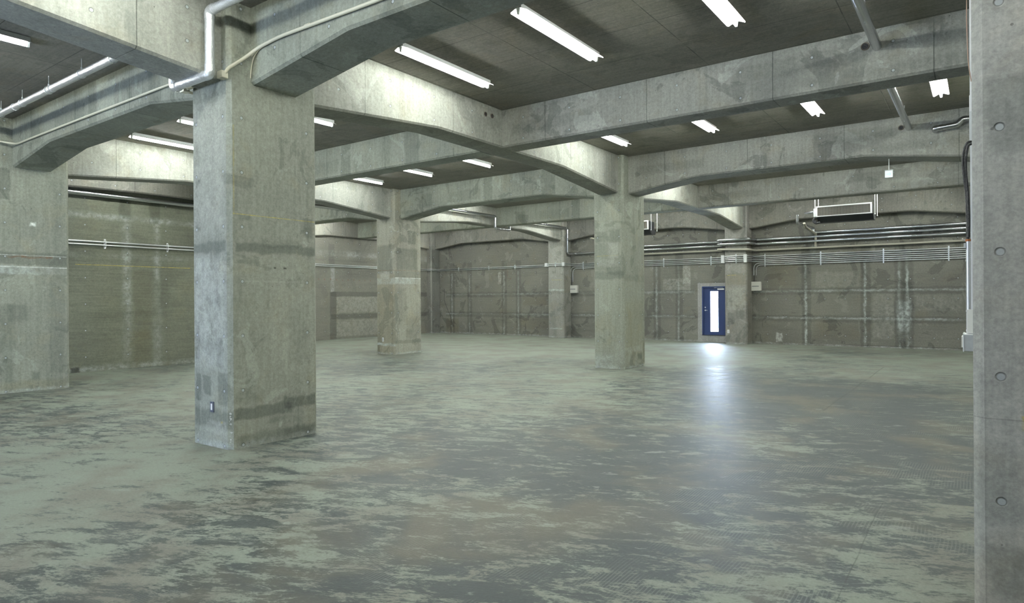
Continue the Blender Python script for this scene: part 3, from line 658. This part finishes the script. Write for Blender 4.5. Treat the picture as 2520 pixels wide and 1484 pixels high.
# beige conduit
yb = -WX - .024
pipe('beige_conduit', [(-SX - .2, -CB - .03, 4.53), (-7.10, -CB - .03, 4.53), (-6.9, yb, 4.47), (-5.2, yb, 4.47), (-1.36, yb, 4.455), (-.95, yb, 4.38), (-.62, yb - .02, 4.16), (-.50, -CB - .03, 4.125)], .017, M['beige'],
     'thin beige conduit along the arched beam left of the large column', 'conduit', bend=.16, n=10, elbows=False, couplings=[((-3.95, yb, 4.465), (1, 0, 0))])
pipe('beige_conduit', [(-.42, -CB - .028, 4.13), (.30, -CB - .028, 4.13)], .017, M['beige'], 'short beige conduit piece between two small boxes across the front column', 'conduit', n=10, elbows=False)
pipe('beige_conduit', [(.385, -CB - .028, 4.15), (.42, -CB - .012, 4.20), (.46, -.42, 4.36), (.56, yb, 4.47), (.95, yb, 4.50), (2.55, yb, 4.47), (4.2, yb, 4.5), (7.0, yb, 4.5)], .019, M['beige'],
     'beige conduit curving from a small box up along the beam right of the large column', 'conduit', bend=.14, n=10, elbows=False, couplings=[((.50, -.36, 4.42), (.1, .3, .4)), ((1.45, yb, 4.496), (1, 0, 0))])
pipe('thin_cable', [(.402, -.322, 4.17), (.415, -.322, 4.29), (.47, -.322, 4.40), (.58, -.320, 4.465), (.8, -.318, 4.485)], .007, M['beige'], 'thin beige cable looping onto the beam beside the large column', 'cable', bend=.08, n=8, elbows=False)
for (x0, x1, lab) in ((-.50, -.41, 'small beige junction box at the left corner of the large column, below the foil pipe'), (.30, .40, 'small tilted beige junction box on the right front corner of the large column')):
    mb = MB().bbox_bevel(x0, x1, -CB - .075, -CB - .003, 4.09, 4.17, .01, 'y')
    whole(mb, 'junction_box', M['beige'], lab, 'junction box', 'small beige junction boxes on the large column')
# left wall pipes
px = XW1 + .075
pipe('silver_pipe', [(px, -2.0, 4.175), (px, 4.80, 4.175)], .058, M['silver'], 'thick silver pipe along the top of the near left wall', elbows=False, couplings=[((px, 3.3, 4.175), (0, 1, 0))])
pipe('silver_pipe', [(-9.75, 5.3, 4.60), (-9.75, 9.38, 4.60)], .055, M['silver'], 'short stretch of silver pipe visible right of the large front column, under the bright beam')
for z, w in ((3.065, 'upper'), (2.99, 'lower')):
    r = pipe('steel_conduit', [(XW1 + .035, -3.0, z), (XW1 + .035, 4.90, z)], .02, M['zinc'], w + ' of the two steel conduits on the near left wall', 'conduit', elbows=False, n=12, group='steel conduits on the near left wall')
def strap(x, y, z0, z1, face, label, group=None):
    """slotted channel with a clip over every conduit"""
    if face == 'x': a = MB().box(x, x + .012, y - .02, y + .02, z0, z1); b = MB().box(x + .012, x + .058, y - .008, y + .008, z0 + .03, z1 - .03)
    else: a = MB().box(x - .02, x + .02, y - .012, y, z0, z1); b = MB().box(x - .008, x + .008, y - .058, y - .012, z0 + .03, z1 - .03)
    c = (x, y, z0); r = empty('pipe_clamp', c, label, 'clamp', group)
    place_in(r, a).build('channel', M['zinc'], r); place_in(r, b).build('clip', M['zinc'], r)
strap(XW1, 2.33, 2.91, 3.14, 'x', 'left of the two metal clamps on the near left wall conduits', 'clamps on the near left wall')
strap(XW1, 3.80, 2.91, 3.14, 'x', 'right of the two metal clamps on the near left wall conduits', 'clamps on the near left wall')
# conduits: far left wall, back wall
LV = [3.125, 3.062, 2.999, 2.936, 2.873, 2.81]
yw, yp = YB - .035, 2 * SY - CB - .035
cr = -2 * SX + CA
gl = 'steel conduits running round the back walls'
nth = ('topmost', 'second', 'third', 'fourth')
for i in range(2):
    z = LV[i]
    pts = [(XW2 + .035, 5.2, z), (XW2 + .035, 18.76, z), (cr - .05, 18.76, z), (cr + .03, 18.80, z), (cr + .035, yw, z), (-SX - CA - .07, yw, z), (-SX - CA - .06, yp, z), (-SX + CA + .06, yp, z), (-SX + CA + .08, yw, z), (-CA - .08, yw, z), (-CA - .06, yp, z), (CA + .06, yp, z), (CA + .08, yw, z), (7.0, yw, z)]
    pipe('steel_conduit', pts, .0145, M['zinc'], nth[i] + ' thin steel conduit from the top, running round both back walls', 'conduit', bend=.05, n=10, elbows=False, group=gl)
for i in (2, 3):
    z = LV[i]; xd = -7.15 + .095 * (3 - i) * 0 + (0 if i == 2 else .10)
    pts = [(xd, yw, 2.36), (xd, yw, z), (-CA - .08, yw, z), (-CA - .06, yp, z), (CA + .06, yp, z), (CA + .08, yw, z), (7.0, yw, z)]
    pipe('steel_conduit', pts, .0145, M['zinc'], nth[i] + ' steel conduit from the top, bending down left of the blotched column', 'conduit', bend=.22, n=10, elbows=False, group=gl)
for i in (4, 5):
    z = LV[i]; xd = .46 if i == 4 else .545
    pipe('steel_conduit', [(xd, yw, 2.44), (xd, yw, z), (7.0, yw, z)], .0145, M['zinc'], ('upper' if i == 4 else 'lowest') + ' of two steel conduits bending down right of the blue door', 'conduit', bend=.2, n=10, elbows=False, group=gl)
gs = 'clamps on the back wall conduits'
for y, lab in ((12.2, 'clamp on the far left wall conduits right beside the large front column'),):
    strap(XW2, y, 3.0, 3.19, 'x', lab, gs)
for x, z0, lab in ((-13.45, 3.0, 'leftmost clamp on the back wall conduits, by the far corner'), (-11.6, 3.0, 'clamp on the back wall conduits, second from the far corner'), (-10.1, 3.0, 'clamp on the back wall conduits above the small reddish rectangle outline'),
                   (-6.55, 2.86, 'clamp on four conduits just left of the blotched column'), (-2.96, 2.86, 'clamp on the four conduits right of the blotched column'), (-1.10, 2.86, 'clamp on the four conduits right above the blue door'),
                   (.84, 2.74, 'clamp on the six conduits nearest to the column beside the door'), (2.66, 2.74, 'clamp on the six conduits below the slatted heater'), (4.52, 2.74, 'clamp in the middle of the six conduits right of the heater'), (6.27, 2.74, 'rightmost clamp on the six conduits, near the right edge column')):
    strap(x, YB - .001, z0, 3.20, 'y', lab, gs)
strap(-SX, 2 * SY - CB, 3.0, 3.19, 'y', 'clamp on the two conduits crossing the left back wall column', gs)
strap(0.02, 2 * SY - CB, 2.86, 3.20, 'y', 'clamp between the two grey boxes on the column beside the door', gs)
gj = 'grey corner boxes on the back wall conduits'
for xc, z0, lab in ((-SX - CA - .06, 3.02, 'grey corner box, leftmost on the conduits of the back wall'), (-SX + CA + .02, 3.02, 'grey corner box, second from the left on the back wall conduits'),
                    (-CA - .05, 2.89, 'grey corner box on the door-side edge of the column beside the blue door'), (CA - .04, 2.89, 'grey corner box on the right edge of the column beside the blue door')):
    whole(MB().bbox_bevel(xc - .055, xc + .055, 2 * SY - CB - .075, 2 * SY - CB - .002, z0, 3.17, .008, 'y'), 'corner_box', M['lamp_grey'], lab, 'junction box', gj)
# fat pipes on the back wall
yf2, ypf = YB - .075, 2 * SY - CB - .075
def backpipe(z, r, mat, x0, label, x1=6.85, start=None, zr=None, grp=None):
    zr = z if zr is None else zr
    pts = (start or [(x0, yf2, z)]) + [(-CA - .28, yf2, z), (-CA - .22, ypf, z), (CA + .10, ypf, zr), (CA + .16, yf2, zr), (x1, yf2, zr)]
    pipe('silver_pipe', pts, r, mat, label, bend=.10, n=14, group=grp, couplings=[((2.0, yf2, zr), (1, 0, 0)), ((-2.6, yf2, z), (1, 0, 0))])
gp = 'pipes along the back wall'
backpipe(3.71, .045, M['silver'], -4.8, 'upper thick silver pipe crossing the column beside the blue door', start=[(-4.8, 18.2, 4.0), (-4.8, yf2, 4.0), (-4.8, yf2, 3.71)], grp=gp)
backpipe(3.56, .045, M['silver'], 0, 'lower thick silver pipe that starts with a grey dip pipe at the left back column', start=[(-7.05, 10.03, 4.62), (-7.05, 14.0, 4.62), (-7.05, 14.0, 4.19), (-7.05, 14.86, 4.19), (-7.05, 14.86, 4.62), (-7.05, 19.0, 4.62), (-7.05, 19.0, 3.56), (-6.9, yf2, 3.56)], grp=gp)
backpipe(3.385, .032, M['beige_pipe'], -5.0, 'beige pipe below the silver pipes on the back wall', start=[(-5.0, 17.3, 3.95), (-5.0, yf2, 3.95), (-5.0, yf2, 3.395)], zr=3.33, grp=gp)
pipe('silver_pipe', [(2.33, 17.6, 4.28), (2.33, 17.6, 4.02), (2.45, yf2, 4.0), (2.45, yf2, 3.85), (6.85, yf2, 3.85)], .045, M['silver'], 'topmost silver pipe on the back wall, coming down from the slatted heater', bend=.08, group=gp)
pipe('drain_pipe', [(2.62, 17.15, 3.95), (2.62, 17.3, 3.85), (2.52, yf2 - .0, 3.80), (2.52, yf2, 3.37)], .036, M['beige_pipe'], 'vertical beige pipe dropping from the heater to the beige wall pipe', bend=.05)
pipe('duct_pipe', [(6.43, SY - WX - .01, 4.63), (6.43, SY - WX - .09, 4.65), (6.76, SY - WX - .09, 4.67), (6.84, SY - WX - .09, 4.75), (7.12, SY - WX - .09, 4.75)], .05, M['silver'], 'short stepped grey pipe on the beam beside the right edge column', bend=.06, n=18,
     couplings=[((6.52, SY - WX - .09, 4.655), (1, 0, .05))])

# ------------------------------------------------------------------ pipework on the right edge column
ex = 7.064
tr = empty('cable_trunking', (ex - .012, .43, 1.40), 'narrow white cable trunking running up the side of the right edge column', 'trunking')
place_in(tr, MB().box(ex - .019, ex - .001, .40, .47, 1.405, 2.62)).build('duct', M['white_plastic'], tr)
place_in(tr, MB().box(ex - .019, ex - .001, .40, .47, 2.80, HC - .002)).build('duct', M['white_plastic'], tr)
place_in(tr, MB().box(ex - .022, ex - .001, .395, .475, 2.62, 2.80)).build('cover', M['lamp_grey'], tr)
place_in(tr, MB().box(ex - .022, ex - .001, .394, .476, 2.80, 2.90)).build('cover', M['white_plastic'], tr)
whole(MB().bbox_bevel(ex - .036, ex - .001, .16, .23, 1.430, 1.57, .003, 'z'), 'cover_box', M['cream_box'], 'narrow white cover box under the trunking, above the shiny box', 'box')
def edge_pipe():
    x = ex - .030
    r = empty('steel_riser_pipe', (x, .30, 1.44), 'bright vertical steel pipe on the side of the right edge column', 'pipe')
    P = lambda mb: place_in(r, mb)
    P(MB().tube([(x, .30, 1.426), (x, .30, 1.985)], .0115, 14)).build('pipe_run', M['zinc'], r)
    for z in (1.965, 1.87, 1.56, 1.44): P(MB().tube([(x, .30, z - .006), (x, .30, z + .006)], .0135, 14)).build('band', M['zinc'], r)
    P(MB().box(x - .022, x - .010, .285, .315, 1.945, 1.975)).build('bolt_clamp', M['zinc'], r)
    P(MB().tube([(x, .30, 1.985), (x, .30, 1.998)], .0145, 14)).build('collar', M['copper'], r, label='orange brown collar')
    P(MB().tube([(x - .008, .30, 1.993), (x - .024, .30, 1.995), (x - .028, .29, 2.003)], .004, 8)).build('cable_gland', M['cream_box'], r)
edge_pipe()
whole(MB().tube([(ex - .004, .35, 2.60), (ex - .03, .33, 2.60), (ex - .050, .32, 2.54), (ex - .054, .31, 2.46), (ex - .047, .30, 2.37), (ex - .036, .30, 2.28), (ex - .032, .30, 2.1), (ex - .032, .30, 2.0)], .0085, 12, .03, wob=.14)
      .tube([(ex - .004, .32, 2.585), (ex - .028, .31, 2.575), (ex - .040, .30, 2.50), (ex - .040, .30, 2.40), (ex - .029, .29, 2.28), (ex - .025, .29, 2.1), (ex - .027, .29, 2.01)], .0075, 12, .03, wob=.14),
      'cable_bundle', M['black'], 'black wrapped cable bundle bulging out from the right edge column', 'cable')
whole(MB().tube([(ex - .022, .38, HC - .01), (ex - .030, .36, 3.6), (ex - .032, .36, 3.35), (ex - .026, .37, 3.1), (ex - .010, .38, 2.98)], .0028, 8, .1), 'hanging_cable', M['pink_cable'], 'thin pinkish brown cable at the top of the right edge column', 'cable')
bx = empty('switch_box', (ex - .03, .22, 1.325), 'shiny square steel box at the bottom of the pipe on the right edge column', 'box')
place_in(bx, MB().bbox_bevel(ex - .050, ex - .001, .12, .35, 1.325, 1.425, .003, 'x')).build('box_body', M['zinc'], bx)
place_in(bx, MB().box(ex - .056, ex - .050, .115, .355, 1.322, 1.428)).build('rim', M['lamp_grey'], bx)
place_in(bx, MB().bbox_bevel(ex - .063, ex - .056, .16, .32, 1.345, 1.41, .003, 'x')).build('face_plate', M['cream_box'], bx)

# ------------------------------------------------------------------ small fittings
def plate(x, y, z, label, kind):
    r = empty('wall_plate', (x, y, z), label, 'switch plate' if kind == 'sw' else 'socket')
    r.name = 'switch_plate' if kind == 'sw' else 'power_socket'
    if kind == 'sw':
        place_in(r, MB().bbox_bevel(x - .036, x + .036, y - .012, y - .001, z, z + .118, .004, 'y')).build('frame', M['navy'], r)
        place_in(r, MB().box(x - .014, x + .014, y - .016, y - .012, z + .024, z + .096)).build('insert', M['white_plastic'], r)
    else:
        place_in(r, MB().bbox_bevel(x - .035, x + .035, y - .01, y - .001, z, z + .118, .004, 'y')).build('frame', M['white_plastic'] if kind == 'so' else M['lamp_grey'], r)
        for dz in (.032, .076): place_in(r, MB().box(x - .014, x + .014, y - .012, y - .0101, z + dz - .012, z + dz + .012)).build('outlet', M['slot'] if kind == 'so' else M['black'], r)
plate(.04, -CB, .392, 'small dark-framed plate with a white insert near the foot of the large front column', 'sw')
plate(-.27, 2 * SY - CB, .385, 'white double power socket on the column beside the blue door', 'so')
plate(-SX - .10, SY - CB, .385, 'grey power socket low on the slender distant column', 'sg')
def panel_box(x0, x1, label):
    r = empty('distribution_box', ((x0 + x1) / 2, YB - .06, 1.89), label, 'electrical box', 'white electrical boxes on the back wall')
    place_in(r, MB().bbox_bevel(x0, x1, YB - .12, YB - .001, 1.89, 2.215, .012, 'y')).build('box_body', M['cream_box'], r)
    w = x1 - x0
    place_in(r, MB().box(x0 + w * .12, x1 - w * .2, YB - .126, YB - .1201, 2.04, 2.065)).build('slot', M['slot'], r)
    xm = x0 + .1
    place_in(r, MB().tube([(xm, YB - .035, 2.215), (xm + .01, YB - .035, 2.45)], .012, 8)).build('feed_cable', M['black'], r)
panel_box(.37, .72, 'white electrical box on the back wall right of the column beside the blue door')
panel_box(-7.20, -6.80, 'white electrical box on the back wall left of the blotched column')
# small reddish outline of a former plate is a mark on the wall; arrow sign
sg = empty('direction_sign', (5.67, SY, 3.915), 'small white illuminated sign with a turquoise arrow hanging under a beam', 'sign')
place_in(sg, MB().bbox_bevel(5.602, 5.738, SY - .03, SY + .03, 3.915, 4.065, .006, 'y')).build('case', M['lamp_grey'], sg)
fc = place_in(sg, MB().box(5.608, 5.732, SY - .0325, SY - .0301, 3.92, 4.045)).build('face', M['sign_face'], sg)
ar = MB(); az = 3.983; ya, yb_ = SY - .0345, SY - .0326
def flat(pts):
    ar.loft([[(x, ya, z) for x, z in pts], [(x, yb_, z) for x, z in pts]])
flat([(5.632, az - .006), (5.70, az - .006), (5.70, az + .006), (5.632, az + .006)])
flat([(5.712, az), (5.680, az + .032), (5.668, az + .032), (5.698, az), (5.668, az - .032), (5.680, az - .032)])
ao = place_in(sg, ar).build('arrow', M['sign_arrow'], fc)
ao.location = (0, 0, 0)
place_in(sg, MB().tube([(5.67, SY, 4.065), (5.67, SY, 4.298)], .008, 10)).build('hanging_rod', M['white_enamel'], sg)

# ------------------------------------------------------------------ ceiling heaters
def heater(x0, y0, label):
    w, d, z0, z1 = 1.50, .62, 4.10, 4.42
    r = empty('unit_heater', (x0 + w / 2, y0 + d / 2, 3.93), label, 'heater', 'heating units hung before the back wall')
    P = lambda mb: place_in(r, mb)
    P(MB().box(x0 + .03, x0 + w - .03, y0 + .06, y0 + d, z0, z1 - .01)).build('case', M['dark_metal'], r)
    fr = MB().box(x0, x0 + w, y0, y0 + .06, z1 - .035, z1).box(x0, x0 + w, y0, y0 + .06, z0, z0 + .03).box(x0, x0 + .035, y0, y0 + .06, z0 + .03, z1 - .035).box(x0 + w - .035, x0 + w, y0, y0 + .06, z0 + .03, z1 - .035)
    P(fr).build('front_frame', M['white_enamel'], r)
    gr = MB(); n = 46
    for i in range(n):
        x = x0 + .04 + (w - .08) * i / (n - 1); gr.box(x - .006, x + .006, y0 + .018, y0 + .03, z0 + .03, z1 - .035)
    for i in range(5): gr.box(x0 + .035, x0 + w - .035, y0 + .034, y0 + .04, z0 + .07 + i * .045, z0 + .076 + i * .045)
    P(gr).build('grille', M['grille_metal'], r)
    P(MB().loft([[(x, y0 + .08, z0), (x, y0 + .22, 3.94), (x, y0 + d - .05, 3.94), (x, y0 + d, z0)] for x in (x0 + .01, x0 + w + .03)])).build('drip_tray', M['dark_metal'], r)
    P(MB().box(x0 - .09, x0 + .03, y0 + .10, y0 + .45, z0 + .02, z1 - .05)).build('connection_box', M['lamp_grey'], r)
    for x in (x0 - .05, x0 + w + .07):
        for y in (y0 + .12, y0 + d + .02):
            P(MB().tube([(x, y, 4.08), (x, y, HC - .001)], .009, 8).tube([(x, y, 4.07), (x, y, 4.10)], .02, 8)).build('hanging_rod', M['white_enamel'], r)
    for y in (y0 + .12, y0 + d + .02): P(MB().box(x0 - .07, x0 + w + .09, y - .012, y + .012, 4.085, 4.099)).build('support_rail', M['dark_metal'], r)
    P(MB().tube([(x0 - .05, y0 + .08, 4.10), (x0 - .10, y0 + .05, 3.98), (x0 - .02, y0 + .05, 3.90), (x0 + .10, y0 + .05, 3.93)], .03, 10, .05).tube([(x0 - .04, y0 + .02, 3.96), (x0 - .04, y0 + .10, 3.96)], .045, 12)).build('valve', M['dark_metal'], r)
    P(MB().tube([(x0 - .12, y0 + .2, 4.28), (x0 - .36, y0 + .2, 4.26)], .036, 12)).build('pipe_stub', M['silver'], r)
    return r
heater(2.99, 17.0, 'slatted white-framed heating unit hung by rods before the back wall')
heater(-4.02, 17.0, 'dark heating unit whose end peeks out right of the blotched column')

# bolt holes left open in the beams
def hole(p, nrm, r, label):
    p = Vector(p); n = Vector(nrm)
    mb = MB().tube([p + n * .003, p + n * .004], r * .82, 18)
    rg = MB(); a = n.orthogonal().normalized(); b = n.cross(a)
    rg.tube([p + n * .004 + (a * math.cos(t) + b * math.sin(t)) * r for t in [k * math.pi / 10 for k in range(21)]], .005, 6)
    ro = empty('sleeve_hole', tuple(p), label, 'pipe sleeve', 'open pipe sleeves in the beams')
    place_in(ro, mb).build('opening', M['black'], ro); place_in(ro, rg).build('rim', plain('rusty_rim', (.12, .09, .06), .7), ro)
hole((WY, 4.16, 4.80), (1, 0, 0), .035, 'left of two round holes in the brightly lit beam')
hole((WY, 4.34, 4.81), (1, 0, 0), .035, 'right of two round holes in the brightly lit beam')
hole((5.93, SY / 2 - WM, 4.78), (0, -1, 0), .045, 'round hole beside the silver pipe in the long pierced cross beam')
hole((5.90, SY - WX, 4.77), (0, -1, 0), .045, 'round hole beside the thin silver pipe in the farther beam')
